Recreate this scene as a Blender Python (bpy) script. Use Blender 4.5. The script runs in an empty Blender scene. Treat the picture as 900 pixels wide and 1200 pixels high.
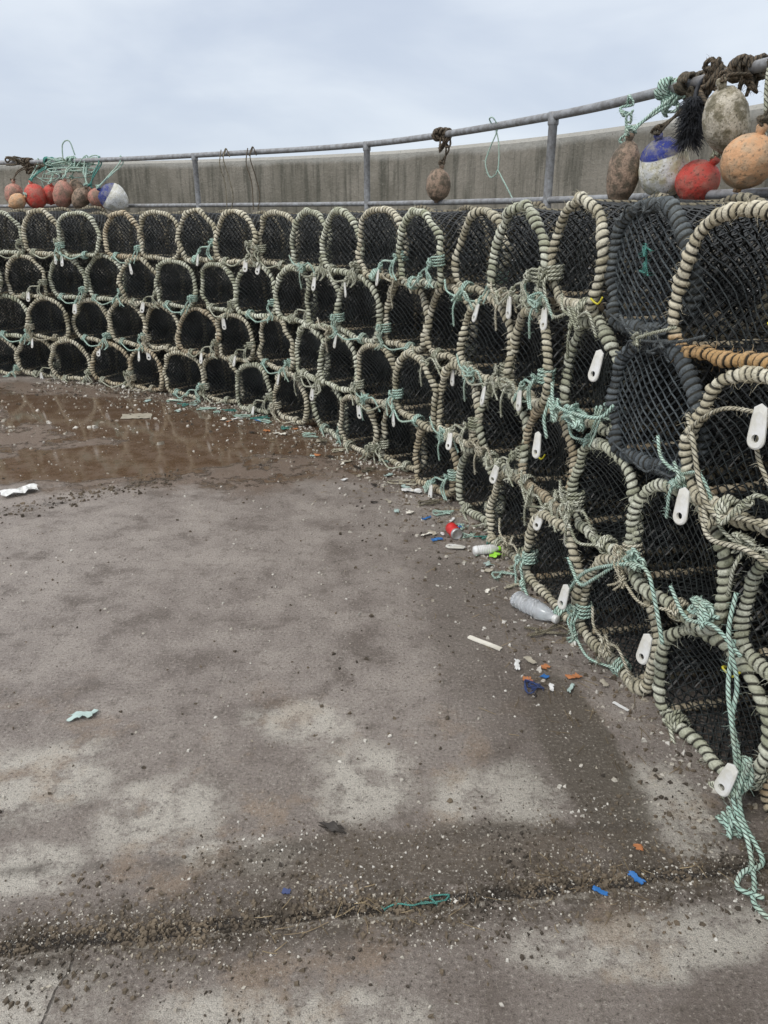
import bpy, math, random, bisect
from mathutils import Vector, Matrix, noise as mnoise
random.seed(7)
sc = bpy.context.scene
COL = sc.collection

# ------------------------------------------------------------ node helpers
def new_mat(name):
    m = bpy.data.materials.new(name); m.use_nodes = True
    nt = m.node_tree
    for n in list(nt.nodes): nt.nodes.remove(n)
    out = nt.nodes.new('ShaderNodeOutputMaterial')
    b = nt.nodes.new('ShaderNodeBsdfPrincipled')
    nt.links.new(b.outputs[0], out.inputs[0])
    return m, nt, b
def put(nt, sock, v):
    if isinstance(v, bpy.types.NodeSocket): nt.links.new(v, sock)
    else:
        if isinstance(v, (tuple, list)) and len(v) == 3 and sock.type == 'RGBA': v = (*v, 1)
        sock.default_value = v
def M_(nt, op, a, b=0.0, c=None, clamp=False):
    n = nt.nodes.new('ShaderNodeMath'); n.operation = op; n.use_clamp = clamp
    put(nt, n.inputs[0], a); put(nt, n.inputs[1], b)
    if c is not None: put(nt, n.inputs[2], c)
    return n.outputs[0]
def MIX(nt, f, a, b, mode='MIX'):
    n = nt.nodes.new('ShaderNodeMix'); n.data_type = 'RGBA'; n.blend_type = mode
    put(nt, n.inputs[0], f); put(nt, n.inputs[6], a); put(nt, n.inputs[7], b)
    return n.outputs[2]
def NOISE(nt, vec, scale, detail=4, rough=.55, dist=0.0, dim='3D'):
    n = nt.nodes.new('ShaderNodeTexNoise'); n.noise_dimensions = dim
    if vec is not None: nt.links.new(vec, n.inputs['Vector'])
    n.inputs['Scale'].default_value = scale; n.inputs['Detail'].default_value = detail
    n.inputs['Roughness'].default_value = rough; n.inputs['Distortion'].default_value = dist
    return n.outputs['Fac']
def RANGE(nt, v, a, b, c=0.0, d=1.0, smooth=True):
    n = nt.nodes.new('ShaderNodeMapRange')
    if smooth: n.interpolation_type = 'SMOOTHSTEP'
    put(nt, n.inputs[0], v)
    for i, x in enumerate((a, b, c, d)): n.inputs[i+1].default_value = x
    return n.outputs[0]
def MAPV(nt, vec, scale=(1,1,1), loc=(0,0,0), rot=(0,0,0)):
    n = nt.nodes.new('ShaderNodeMapping'); nt.links.new(vec, n.inputs[0])
    n.inputs['Scale'].default_value = scale; n.inputs['Location'].default_value = loc; n.inputs['Rotation'].default_value = rot
    return n.outputs[0]
def BUMP(nt, b, h, strength=.5, dist=.01):
    n = nt.nodes.new('ShaderNodeBump'); n.inputs['Strength'].default_value = strength
    n.inputs['Distance'].default_value = dist; nt.links.new(h, n.inputs['Height'])
    nt.links.new(n.outputs[0], b.inputs['Normal'])
def OBJ(nt): return nt.nodes.new('ShaderNodeTexCoord').outputs['Object']
def SEP(nt, v):
    n = nt.nodes.new('ShaderNodeSeparateXYZ'); nt.links.new(v, n.inputs[0]); return n.outputs

def simple_mat(name, colA, colB, scale=12, rough=.6, bump=.0, metal=0.0, randvar=.15):
    m, nt, b = new_mat(name); P = OBJ(nt)
    f = RANGE(nt, NOISE(nt, P, scale, 6, .65), .35, .65)
    c = MIX(nt, f, colA, colB)
    oi = nt.nodes.new('ShaderNodeObjectInfo').outputs['Random']
    c = MIX(nt, M_(nt, 'MULTIPLY', oi, randvar), c, (.03,.03,.025))
    put(nt, b.inputs['Base Color'], c); b.inputs['Roughness'].default_value = rough; b.inputs['Metallic'].default_value = metal
    if bump: BUMP(nt, b, NOISE(nt, P, scale*4, 5), bump, .006)
    return m

def rope_mat(name, light, dark, stain, stain_amt=.65, rough=.85, low=None, vary=.25):
    m, nt, b = new_mat(name)
    uv = nt.nodes.new('ShaderNodeTexCoord').outputs['UV']; P = OBJ(nt)
    oi = nt.nodes.new('ShaderNodeObjectInfo').outputs['Random']
    u = SEP(nt, uv)[0]
    turn = M_(nt, 'FLOOR', u)
    wn = nt.nodes.new('ShaderNodeTexWhiteNoise'); wn.noise_dimensions = '2D'
    cmb = nt.nodes.new('ShaderNodeCombineXYZ'); nt.links.new(turn, cmb.inputs[0]); nt.links.new(oi, cmb.inputs[1])
    nt.links.new(cmb.outputs[0], wn.inputs['Vector'])
    c = MIX(nt, wn.outputs[0], light, dark)
    off = nt.nodes.new('ShaderNodeVectorMath'); off.operation = 'ADD'; nt.links.new(P, off.inputs[0])
    cm2 = nt.nodes.new('ShaderNodeCombineXYZ'); nt.links.new(M_(nt,'MULTIPLY',oi,37.0), cm2.inputs[0]); nt.links.new(cm2.outputs[0], off.inputs[1])
    st = RANGE(nt, NOISE(nt, off.outputs[0], 9, 6, .7), .48, .64)
    c = MIX(nt, M_(nt, 'MULTIPLY', st, stain_amt), c, stain)
    if low:
        z = SEP(nt, P)[2]
        c = MIX(nt, RANGE(nt, M_(nt,'ADD',z,M_(nt,'MULTIPLY',wn.outputs[0],.03)), .10, .055, 0, .8), c, low)
    fine = NOISE(nt, P, 130, 4, .75)
    c = MIX(nt, RANGE(nt, fine, .44, .72, 0, .65), c, (dark[0]*.35, dark[1]*.35, dark[2]*.3))
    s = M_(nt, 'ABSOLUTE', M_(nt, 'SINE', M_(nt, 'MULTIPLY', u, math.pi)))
    c = MIX(nt, RANGE(nt, s, .22, .66, .97, 0), c, (.016,.014,.010))  # grooves between turns: occlusion shade painted into the rope colour
    c = MIX(nt, M_(nt,'MULTIPLY',oi,vary), c, (.12,.115,.08))
    put(nt, b.inputs['Base Color'], c); b.inputs['Roughness'].default_value = rough
    BUMP(nt, b, fine, .9, .005)
    return m

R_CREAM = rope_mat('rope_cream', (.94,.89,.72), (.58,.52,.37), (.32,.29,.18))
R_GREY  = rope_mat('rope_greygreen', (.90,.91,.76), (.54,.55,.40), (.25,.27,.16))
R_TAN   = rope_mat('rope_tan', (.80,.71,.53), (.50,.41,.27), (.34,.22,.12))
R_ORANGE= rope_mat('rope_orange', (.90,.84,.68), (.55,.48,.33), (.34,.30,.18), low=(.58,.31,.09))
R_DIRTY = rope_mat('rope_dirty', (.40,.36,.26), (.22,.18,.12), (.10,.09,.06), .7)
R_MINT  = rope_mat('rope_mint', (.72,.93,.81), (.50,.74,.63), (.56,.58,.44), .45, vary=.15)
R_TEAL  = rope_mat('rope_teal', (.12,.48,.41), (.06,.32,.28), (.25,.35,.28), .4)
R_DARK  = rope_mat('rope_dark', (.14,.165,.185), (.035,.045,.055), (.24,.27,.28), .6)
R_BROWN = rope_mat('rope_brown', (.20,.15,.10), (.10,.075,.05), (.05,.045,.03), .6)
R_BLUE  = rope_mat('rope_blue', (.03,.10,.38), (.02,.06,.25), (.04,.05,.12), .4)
NET  = simple_mat('netting_black', (.006,.008,.009), (.018,.021,.022), 9, .45, randvar=.2)
NETF = simple_mat('netting_front', (.013,.017,.018), (.055,.065,.066), 9, .45, randvar=.3)
NETB = simple_mat('netting_bluegrey', (.04,.052,.060), (.14,.165,.175), 12, .5, randvar=.2)
TAGM = simple_mat('tag_plastic', (.86,.86,.84), (.70,.68,.60), 20, .4, randvar=.08)

# ------------------------------------------------------------ mesh helpers
class MB:
    def __init__(s): s.v=[]; s.f=[]; s.uv=[]
    def mesh(s, name, mat, smooth=True):
        me = bpy.data.meshes.new(name); me.from_pydata(s.v, [], s.f)
        if s.uv:
            l = me.uv_layers.new(name='UVMap'); flat=[c for uv in s.uv for c in uv]
            l.data.foreach_set('uv', flat)
        if smooth: me.polygons.foreach_set('use_smooth', [True]*len(me.polygons))
        for m in (mat if isinstance(mat,(list,tuple)) else [mat]): me.materials.append(m)
        me.update(); return me
def catmull(pts, step, closed=False):
    pts=[Vector(p) for p in pts]; n=len(pts); out=[]
    segs = n if closed else n-1
    for i in range(segs):
        if closed: p0,p1,p2,p3 = pts[i-1],pts[i],pts[(i+1)%n],pts[(i+2)%n]
        else:
            p1,p2=pts[i],pts[i+1]; p0=pts[i-1] if i>0 else p1*2-p2; p3=pts[i+2] if i+2<n else p2*2-p1
        k=max(1,int(math.ceil((p2-p1).length/step)))
        for j in range(k):
            t=j/k; out.append(.5*((2*p1)+(p2-p0)*t+(2*p0-5*p1+4*p2-p3)*t*t+(3*p1-p0-3*p2+p3)*t**3))
    if not closed: out.append(pts[-1].copy())
    return out
def resample(pts, n, closed=False):
    P=list(pts)+([pts[0]] if closed else []); L=[0]
    for a,b in zip(P,P[1:]): L.append(L[-1]+(b-a).length)
    tot=L[-1]; out=[]; k=0; m=n if closed else n-1
    for i in range(n):
        d=tot*i/m
        while k<len(L)-2 and L[k+1]<d: k+=1
        t=(d-L[k])/max(1e-9,L[k+1]-L[k]); out.append(P[k].lerp(P[k+1],min(1,t)))
    return out, tot
def tube(mb, pts, r, sides=6, closed=False, mode=None, pitch=.02, amp=.3, caps=True, jv=.25):
    n=len(pts); base=len(mb.v)
    T=[]
    for i in range(n):
        a=pts[i-1] if (i>0 or closed) else pts[i]; b=pts[(i+1)%n] if (i<n-1 or closed) else pts[i]
        d=(b-a); T.append(d.normalized() if d.length>1e-9 else Vector((0,0,1)))
    up=Vector((0,1,0)) if abs(T[0].y)<.9 else Vector((1,0,0))
    N=(up-T[0]*up.dot(T[0])).normalized(); Ns=[]
    for i in range(n):
        N=(N-T[i]*N.dot(T[i])); N=N.normalized() if N.length>1e-6 else Vector((1,0,0)); Ns.append(N)
    S=[0]
    for i in range(1,n): S.append(S[-1]+(pts[i]-pts[i-1]).length)
    tot=S[-1]+((pts[0]-pts[-1]).length if closed else 0)
    turns=max(1,round(tot/pitch)); pz=tot/turns
    rr=r if callable(r) else (lambda s:r)
    jit={}
    def ph(s,th): 
        if mode=='wrap': return s/pz - th/(2*math.pi)
        if mode=='twist': return s/pz + 3*th/(2*math.pi)
        return s/pz+.5
    for i in range(n):
        B=T[i].cross(Ns[i])
        for j in range(sides):
            th=2*math.pi*j/sides; q=rr(S[i])
            if mode:
                p=ph(S[i],th); k=int(math.floor(p+1e-9))%turns
                if k not in jit: jit[k]=random.uniform(1-jv,1+jv) if mode=='wrap' else 1
                q*=1-amp+amp*jit[k]*math.sqrt(abs(math.sin(math.pi*p)))
            mb.v.append(tuple(pts[i]+(Ns[i]*math.cos(th)+B*math.sin(th))*q))
    m=n if closed else n-1
    for i in range(m):
        i2=(i+1)%n; s1=S[i]; s2=S[i+1] if i+1<n else tot
        for j in range(sides):
            j2=(j+1)%sides
            mb.f.append((base+i*sides+j,base+i*sides+j2,base+i2*sides+j2,base+i2*sides+j))
            t1=2*math.pi*j/sides; t2=2*math.pi*(j+1)/sides
            mb.uv += [(ph(s1,t1),t1),(ph(s1,t2),t2),(ph(s2,t2),t2),(ph(s2,t1),t1)]
    if caps and not closed:
        mb.f.append(tuple(base+j for j in reversed(range(sides)))); mb.uv += [(.5,.5)]*sides
        mb.f.append(tuple(base+(n-1)*sides+j for j in range(sides))); mb.uv += [(.5,.5)]*sides
def hair(mb,p,d,l,r):
    side=Vector((random.uniform(-1,1),random.uniform(-1,1),random.uniform(-1.4,.4)))
    pts=[p,p+d*l*.5,p+d*l+side*l*.35]
    k=len(mb.v); dd=d.normalized(); x=dd.orthogonal().normalized(); y=dd.cross(x)
    for i,q in enumerate(pts):
        for j in range(3):
            t=2*math.pi*j/3; mb.v.append(tuple(q+(x*math.cos(t)+y*math.sin(t))*r*(1,.8,.4)[i]))
    for i in range(2):
        for j in range(3):
            j2=(j+1)%3; mb.f.append((k+i*3+j,k+i*3+j2,k+i*3+3+j2,k+i*3+3+j)); mb.uv += [(.5,.5)]*4
def fray(mb,c,count,R,lmin=.008,lmax=.03,r=.0009):
    n=len(c)
    for _ in range(count):
        i=random.randrange(n); t=(c[(i+1)%n]-c[i]).normalized(); x=t.orthogonal().normalized(); y=t.cross(x); a=random.random()*6.283
        d=x*math.cos(a)+y*math.sin(a); hair(mb,c[i]+d*R*.85,(d+t*random.uniform(-.7,.7)).normalized(),random.uniform(lmin,lmax),r)
def rope(mb, pts, r=.008, step=None, closed=False, fr=0):
    c=catmull(pts, .02, closed); L=sum((b-a).length for a,b in zip(c,c[1:]))
    n=max(6,int(L/(step or r*1.1))); c,_=resample(c,n,closed)
    tube(mb,c,r,8,closed,'twist',pitch=r*2.3,amp=.28)
    if fr: fray(mb,c[:-1],int(L*fr),r,.006,.018,.0007)
def strut(mb,a,b,r):
    d=(b-a)
    if d.length<1e-6: return
    d.normalize(); u=Vector((0,0,1)) if abs(d.z)<.9 else Vector((1,0,0)); x=d.cross(u).normalized(); y=d.cross(x); k=len(mb.v)
    for p in (a,b):
        for j in range(3):
            t=2*math.pi*j/3; mb.v.append(tuple(p+(x*math.cos(t)+y*math.sin(t))*r))
    for j in range(3):
        j2=(j+1)%3; mb.f.append((k+j,k+j2,k+3+j2,k+3+j))
def lathe(mb, prof, sides=24, M=None):
    k=len(mb.v); M=M or Matrix()
    for (r,z) in prof:
        for j in range(sides):
            t=2*math.pi*j/sides; mb.v.append(tuple(M@Vector((r*math.cos(t),r*math.sin(t),z))))
    for i in range(len(prof)-1):
        for j in range(sides):
            j2=(j+1)%sides; mb.f.append((k+i*sides+j,k+i*sides+j2,k+(i+1)*sides+j2,k+(i+1)*sides+j))
    mb.f.append(tuple(k+j for j in reversed(range(sides)))); mb.f.append(tuple(k+(len(prof)-1)*sides+j for j in range(sides)))
def add(name, data, parent=None, label=None, cat=None, group=None, kind=None, loc=(0,0,0), rot=(0,0,0)):
    o=bpy.data.objects.new(name,data); COL.objects.link(o); o.location=loc; o.rotation_euler=rot
    if parent: o.parent=parent
    if label: o['label']=label
    if cat: o['category']=cat
    if group: o['group']=group
    if kind: o['kind']=kind
    return o

# ------------------------------------------------------------ layout curves
FRONT=[(-5.6,7.85,0),(-4.9,7.78,0),(-3.95,7.59,0),(-2.84,7.22,0),(-1.68,6.53,0),(-.75,5.75,0),(-.18,4.95,0),(.26,4.22,0),(.54,3.57,0),(.715,2.85,0),(.87,2.21,0),(1.0,1.655,0),(1.09,1.2,0),(1.15,.6,0)]
FC=catmull(FRONT,.02)
FL=[0]
for a,b in zip(FC,FC[1:]): FL.append(FL[-1]+(b-a).length)
def fpos(s):
    i=min(max(bisect.bisect(FL,s)-1,0),len(FC)-2); t=(s-FL[i])/(FL[i+1]-FL[i])
    return FC[i].lerp(FC[i+1],t),(FC[min(i+6,len(FC)-1)]-FC[max(i-6,0)]).normalized()
def front(y,z,proud=.05):
    best=min(range(len(FC)),key=lambda i:abs(FC[i].y-y)+(0 if FC[i].x>-1 else 9))
    p,t=FC[best],(FC[min(best+3,len(FC)-1)]-FC[max(best-3,0)]).normalized()
    n=Vector((-t.y,t.x,0))
    return Vector((p.x-n.x*proud,p.y-n.y*proud,z))
F=front

# ------------------------------------------------------------ lobster pot parts
HALF=[(0,.026),(.10,.024),(.168,.026),(.206,.046),(.224,.105),(.226,.180),(.205,.265),(.160,.338),(.088,.388),(0,.400)]
HEX =[(0,.026),(.09,.024),(.150,.027),(.190,.052),(.216,.115),(.234,.190),(.200,.275),(.146,.348),(.080,.390),(0,.400)]
RND =[(0,.026),(.08,.025),(.142,.029),(.188,.058),(.215,.12),(.227,.19),(.210,.272),(.168,.340),(.095,.386),(0,.398)]
def dloop(j=.006, base=HALF):
    r=[(x,z) for x,z in base]; l=[(-x,z) for x,z in reversed(base[1:-1])]
    sk=random.uniform(-.06,.06) if j else 0
    return [Vector(((x+sk*(z-.2)+random.uniform(-j,j)),random.uniform(-j,j),z+random.uniform(-j,j)*.7)) for x,z in r+l]
def inside(x,z,m=0):
    hw=0
    if z<.03+m or z>.395-m: return False
    for (x0,z0),(x1,z1) in zip(RND,RND[1:]):
        if z0<=z<=z1 and z1>z0: hw=x0+(x1-x0)*(z-z0)/(z1-z0)
    return abs(x)<hw-m
def frame_mesh(name, mat, r=.0245, pitch=.024, res=6, sides=10, j=.008, base=HALF, fr=190, amp=.45):
    mb=MB(); c=catmull(dloop(j,base),.02,True); L=sum((c[i]-c[i-1]).length for i in range(len(c)))
    n=int(L/pitch*res); c,_=resample(c,n,True)
    sd=random.random()*50
    tube(mb,c,lambda s:r*(1+.28*mnoise.noise(Vector((s*9,sd,0)))),sides,True,'wrap',pitch=pitch,amp=amp,jv=.42)
    if fr: fray(mb,c,fr,r)
    return mb.mesh(name,mat)
frames_d=[]; frames_h=[]
for i in range(5):
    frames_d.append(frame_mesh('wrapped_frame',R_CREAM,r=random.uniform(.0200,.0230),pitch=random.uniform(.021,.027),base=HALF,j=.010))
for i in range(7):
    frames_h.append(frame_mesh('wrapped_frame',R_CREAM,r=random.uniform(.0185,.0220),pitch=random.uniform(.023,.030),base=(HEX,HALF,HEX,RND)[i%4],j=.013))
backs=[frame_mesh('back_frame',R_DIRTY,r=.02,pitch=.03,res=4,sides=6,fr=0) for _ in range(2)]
darkframe=[]
for _ in range(2):
    mb=MB(); c=catmull(dloop(.012,RND),.02,True); c,_t=resample(c,360,True)
    tube(mb,c,lambda s:.025+.006*mnoise.noise(Vector((s*12,0,3))),12,True,'wrap',pitch=.022,amp=.42,jv=.35)
    fray(mb,c,200,.026,.01,.035,.0011)
    for q in range(5):
        i0=random.randrange(300); seg=[c[(i0+k*9)%300]+Vector((random.uniform(-.025,.025),-.03+random.uniform(-.008,.008),random.uniform(-.025,.025))) for k in range(8)]
        rope(mb,seg,.004,fr=60)
    darkframe.append(mb.mesh('dark_frame',R_DARK))
def front_net(seed, r=.0021, cw=.036, ch=.034, depth=.035, off=.004, mat=NETF):
    mb=MB(); random.seed(seed); nodes={}
    for i in range(-14,15):
        for k in range(0,26):
            if (i+k)%2: continue
            x=i*cw*.5*1.0; z=k*ch*.5+.0
            x+=.012*mnoise.noise(Vector((x*9,z*9,seed))); z+=.018*mnoise.noise(Vector((x*7,z*7,seed+5)))
            d=min(1,(x/.22)**2+((z-.2)/.2)**2)
            y=off+depth*(1-d)*(1+.8*mnoise.noise(Vector((x*6,z*6,seed*3))))
            nodes[i,k]=(Vector((x+random.uniform(-.002,.002),y,z+random.uniform(-.002,.002))),inside(x,z,-.004))
    for (i,k),(p,ok) in nodes.items():
        for di in (-1,1):
            q=nodes.get((i+di,k+1))
            if q and ok and q[1]: strut(mb,p,q[0],r)
    return mb.mesh('front_net',mat,False)
fnets=[front_net(3),front_net(11,cw=.042,ch=.036,depth=.05),front_net(23,r=.0018,cw=.034,ch=.04,depth=.02),front_net(31,r=.0023,cw=.04,ch=.03,depth=.06)]
fnetb=front_net(41,r=.0030,cw=.040,ch=.036,depth=-.02,mat=NETB)
def funnel_net(seed):
    mb=MB(); nodes={}; na=20; nb=8
    for a in range(na*2):
        for b in range(nb+1):
            if (a+b)%2: continue
            th=math.pi*a/na; t=b/nb; R=.20*(1-t)+.06*t
            nodes[a,b]=Vector((R*1.05*math.cos(th),.10+.22*t+.02*mnoise.noise(Vector((a,b,seed))),.205+R*.92*math.sin(th)-.02*t))
    for (a,b),p in nodes.items():
        for da in (-1,1):
            q=nodes.get(((a+da)%(na*2),b+1))
            if q: strut(mb,p,q,.002)
    return mb.mesh('funnel_net',NET,False)
def rear_net():
    mb=MB()
    for i in range(-10,11):
        for k in range(2,22):
            if (i+k)%2: continue
            x=i*.02; z=k*.018
            if not inside(x,z,0): continue
            for di in (-1,1):
                x2=(i+di)*.02; z2=(k+1)*.018
                if inside(x2,z2,0):
                    strut(mb,Vector((x,.40+.02*mnoise.noise(Vector((x*8,z*8,1))),z)),Vector((x2,.40+.02*mnoise.noise(Vector((x2*8,z2*8,1))),z2)),.004)
    return mb.mesh('rear_net',NET,False)
inets=[funnel_net(1),funnel_net(4)]; rnet=rear_net()
DEP=.72
def side_net():
    mb=MB(); c=catmull(dloop(0,RND),.02,True); na=34; pts,_=resample(c,na*2,True); nb=34; nodes={}
    cen=Vector((0,0,.2))
    for a in range(na*2):
        for b in range(nb+1):
            if (a+b)%2: continue
            p=pts[a]; t=b/nb; sag=1-.05*abs(math.sin(2*math.pi*t))-.01
            q=cen+(p-cen)*sag; nodes[a,b]=Vector((q.x+random.uniform(-.003,.003),t*DEP,q.z+random.uniform(-.003,.003)))
    for (a,b),p in nodes.items():
        for da in (-1,1):
            q=nodes.get(((a+da)%(na*2),b+1))
            if q: strut(mb,p,q,.0034)
    return mb.mesh('side_net',NET,False)
snet=side_net()
def bar(r,zmid,z,mat):
    mb=MB(); c,_=resample(catmull([Vector((0,.02,z)),Vector((.006,DEP/2,zmid)),Vector((0,DEP-.02,z))],.05),90)
    tube(mb,c,r,6,False,'wrap',pitch=.032,amp=.38); return mb.mesh('bar',mat)
bbar=bar(.017,.032,.036,R_TAN); tbar=bar(.012,.384,.39,R_DIRTY)
def tag_mesh():
    mb=MB(); N=28; L=.092; w1,w2=.0165,.021
    hc=Vector((0,0,-L+.022)); outer=[];inner=[]
    for i in range(N):
        th=2*math.pi*i/N; d=Vector((math.sin(th),0,math.cos(th)))
        lo,hi=0,.2
        for _ in range(30):
            mid=(lo+hi)/2; p=hc+d*mid
            zc=min(-.012,max(-L+.019,p.z)); w=w1+(w2-w1)*min(1,max(0,-zc/.07))
            if math.hypot(p.x,p.z-zc)<w: lo=mid
            else: hi=mid
        outer.append(hc+d*lo); inner.append(hc+d*.009)
    mid=[a.lerp(b,.75) for a,b in zip(inner,outer)]
    rings=[(inner,-.004),(mid,-.005),(outer,-.002),(outer,.002),(mid,.005),(inner,.004)]
    for ring,y in rings:
        for p in ring: mb.v.append((p.x,y,p.z))
    for k in range(6):
        for i in range(N):
            j=(i+1)%N; k2=(k+1)%6; mb.f.append((k*N+i,k*N+j,k2*N+j,k2*N+i))
    return mb.mesh('tag',TAGM,False)
TAG=tag_mesh()
def coil(mb, c, axis, R, n, r, pitch):
    axis=Vector(axis).normalized(); u=Vector((0,0,1)) if abs(axis.z)<.8 else Vector((1,0,0)); x=axis.cross(u).normalized(); y=axis.cross(x)
    pts=[Vector(c)+axis*(pitch*(i/8-n/2))+(x*math.cos(i*math.pi/4)+y*math.sin(i*math.pi/4))*R*random.uniform(.9,1.12) for i in range(n*8+1)]
    rope(mb,pts,r,step=r*1.6)
def bridle(seed):
    random.seed(seed); mb=MB(); r=random.uniform(.0050,.0070); rn=lambda a:random.uniform(-a,a)
    side=random.choice([-1,1]); tx=side*random.uniform(.05,.18); tz=random.uniform(-.03,.08)
    tag=Vector((tx,-.05,tz))
    A=Vector((side*.205,-.02,.13+rn(.04))); B=Vector((-side*(.1+rn(.06)),-.03,.03))
    rope(mb,[A,A+Vector((-side*.02,-.03,-.03)),tag+Vector((side*.03,.005,.045)),tag+Vector((0,0,.004)),tag+Vector((-side*.004,-.006,-.016)),tag+Vector((-side*.01,0,.006)),tag.lerp(B,.5)+Vector((0,-.02,-.015-random.random()*.03)),B,B+Vector((0,.03,-.02))],r,fr=90)
    coil(mb,(A.x,0,A.z),(side*.1,0,1),.031,4,r,.015)
    coil(mb,(B.x,0,.028),(1,0,0),.031,3,r,.016)
    coil(mb,tag+Vector((side*.012,0,.018)),(side,0,1),.010,3,r*.9,.010)
    for _ in range(random.choice((1,2,3))):
        e=A+Vector((0,-.02,0)); rope(mb,[e,e+Vector((rn(.03),-.025,-.04)),e+Vector((rn(.05),-.02,-.09)),e+Vector((rn(.06),-.03,-.13))],r*.75,fr=140)
    k=[A+Vector((rn(.02),-.035+rn(.012),rn(.025))) for _ in range(9)]
    rope(mb,k,r*.8,fr=100)
    return mb.mesh('bridle',R_MINT), tag+Vector((0,-.004,-.004))
bridles=[bridle(100+i) for i in range(10)]
bridles_c=[]
for me,t in bridles:
    m2=me.copy(); m2.materials[0]=R_CREAM if random.random()<.5 else R_GREY; bridles_c.append((m2,t))

random.seed(21)
SP=.474; ROW=.388
total=FL[-1]
near_dark=[(2.30,3),(2.22,2)]
LBL='rope-wrapped lobster pot with black netting stacked in a pile'
for row in range(4):
    s=.25+(SP*.5 if row%2 else 0)+(0,0,.03,.07)[row]
    while s<total-.35:
        p,t=fpos(s+random.uniform(-.016,.016)); n=Vector((-t.y,t.x,0))
        y=p.y
        if p.x<-4.75: s+=SP; continue
        ax=math.atan2(t.y,t.x)+math.radians(random.uniform(-5,5))
        o=add('lobster_pot',None,group='stacked lobster pots along the quay wall',cat='lobster pot')
        lift=0
        if row==3 and 2.6<y<3.3 and p.x>0: lift=.04
        o.location=p+n*random.uniform(-.035,.05)+Vector((0,0,row*ROW+random.uniform(-.003,.008)+lift))
        o.rotation_euler=(math.radians(random.uniform(-2.5,2.5)),math.radians(random.uniform(-5,5)),ax)
        o.empty_display_size=.1
        o.scale=(random.uniform(1.0,1.06),1,random.uniform(.975,1.02))
        dark=any(row==r and abs(y-yy)<.22 for yy,r in near_dark) and p.x>0
        orange=(row==3 and p.x>.8 and 1.55<y<2.05)
        if dark: fm=random.choice(darkframe); o['label']='lobster pot with frame bound in dark frayed netting'
        else: fm=random.choice(frames_h if (y>3.4 or random.random()<.25) else frames_d); o['label']=LBL
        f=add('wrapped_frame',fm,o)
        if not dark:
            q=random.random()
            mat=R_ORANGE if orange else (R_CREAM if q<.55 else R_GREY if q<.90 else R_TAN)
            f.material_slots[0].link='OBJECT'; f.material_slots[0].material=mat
            if random.random()<.5: f.scale=(-1,1,1)
        if orange: o['label']='lobster pot with orange-stained rope base on top of pile'
        add('front_netting',fnetb if dark else random.choice(fnets),o)
        add('side_netting',snet,o)
        add('funnel_netting',random.choice(inets),o); add('rear_netting',rnet,o)
        add('middle_hoop',backs[0],o,loc=(0,.30,0)); add('back_hoop',backs[1],o,loc=(0,DEP,0))
        add('base_bar',bbar,o,loc=(-.155,0,0)); add('base_bar',bbar,o,loc=(.155,0,0)); add('ridge_bar',tbar,o)
        if (random.random()<.94 and not dark and not orange):
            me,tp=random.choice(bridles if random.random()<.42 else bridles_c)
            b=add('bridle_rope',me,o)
            if random.random()<.85:
                add('plastic_tag',TAG,b,loc=tp,rot=(math.radians(random.uniform(-14,4)),math.radians(random.uniform(-14,14)),math.radians(random.uniform(-30,30))))
        s+=SP+random.uniform(-.005,.005)

# ------------------------------------------------------------ loose ropes on the stack
def rope_obj(name,label,paths,mat,r,cat='rope',group=None,fr=90):
    mb=MB()
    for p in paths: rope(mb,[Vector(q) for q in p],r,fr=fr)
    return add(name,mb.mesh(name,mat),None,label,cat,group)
def tangle(c,ext,n,seed,r=0):
    random.seed(seed)
    return [Vector(c)+Vector((random.uniform(-1,1)*ext[0],random.uniform(-1,1)*ext[1],random.uniform(-1,1)*ext[2])) for i in range(n)]
rope_obj('tangled_rope','bundle of pale mint rope knotted on the lobster pots',[
    tangle(F(2.66,.86,.06),(.025,.10,.035),26,5),tangle(F(2.82,.84,.06),(.02,.05,.06),20,6),
    [F(2.9,.93,.04),F(2.8,.87,.07),F(2.6,.88,.08),F(2.5,.9,.06),F(2.45,.95,.04)],
    [F(2.86,.88,.06),F(2.87,.8,.08),F(2.85,.72,.07)]],R_MINT,.0070)
rope_obj('lashing_rope','pale rope lashed loosely across several lobster pots',[
    [F(2.6,.12,.05),F(2.56,.2,.06),F(2.45,.33,.07),F(2.25,.46,.07),F(2.12,.5,.06),F(2.05,.44,.07),F(1.98,.31,.06)],
    [F(2.62,.3,.05),F(2.5,.26,.07),F(2.4,.33,.07),F(2.2,.52,.05)],
    tangle(F(2.2,.5,.05),(.02,.06,.03),14,8)],R_MINT,.0068)
rope_obj('draped_rope','pale grey rope draped between neighbouring lobster pots',[
    [F(2.06,1.02,.04),F(1.98,.97,.07),F(1.93,.86,.07),F(1.86,.80,.07),F(1.74,.83,.06),F(1.6,.84,.05)],
    [F(1.95,.78,.04),F(1.85,.73,.07),F(1.7,.76,.07),F(1.55,.74,.06)],
    tangle(F(1.9,.79,.05),(.02,.06,.04),9,9)],R_CREAM,.0080)
rope_obj('tangled_rope','mint rope tangle hanging between lobster pots',[
    tangle(F(1.86,.50,.05),(.02,.06,.03),24,15),
    [F(2.0,.5,.05),F(1.9,.46,.07),F(1.78,.5,.07),F(1.68,.47,.06)]],R_MINT,.0062)
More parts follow.
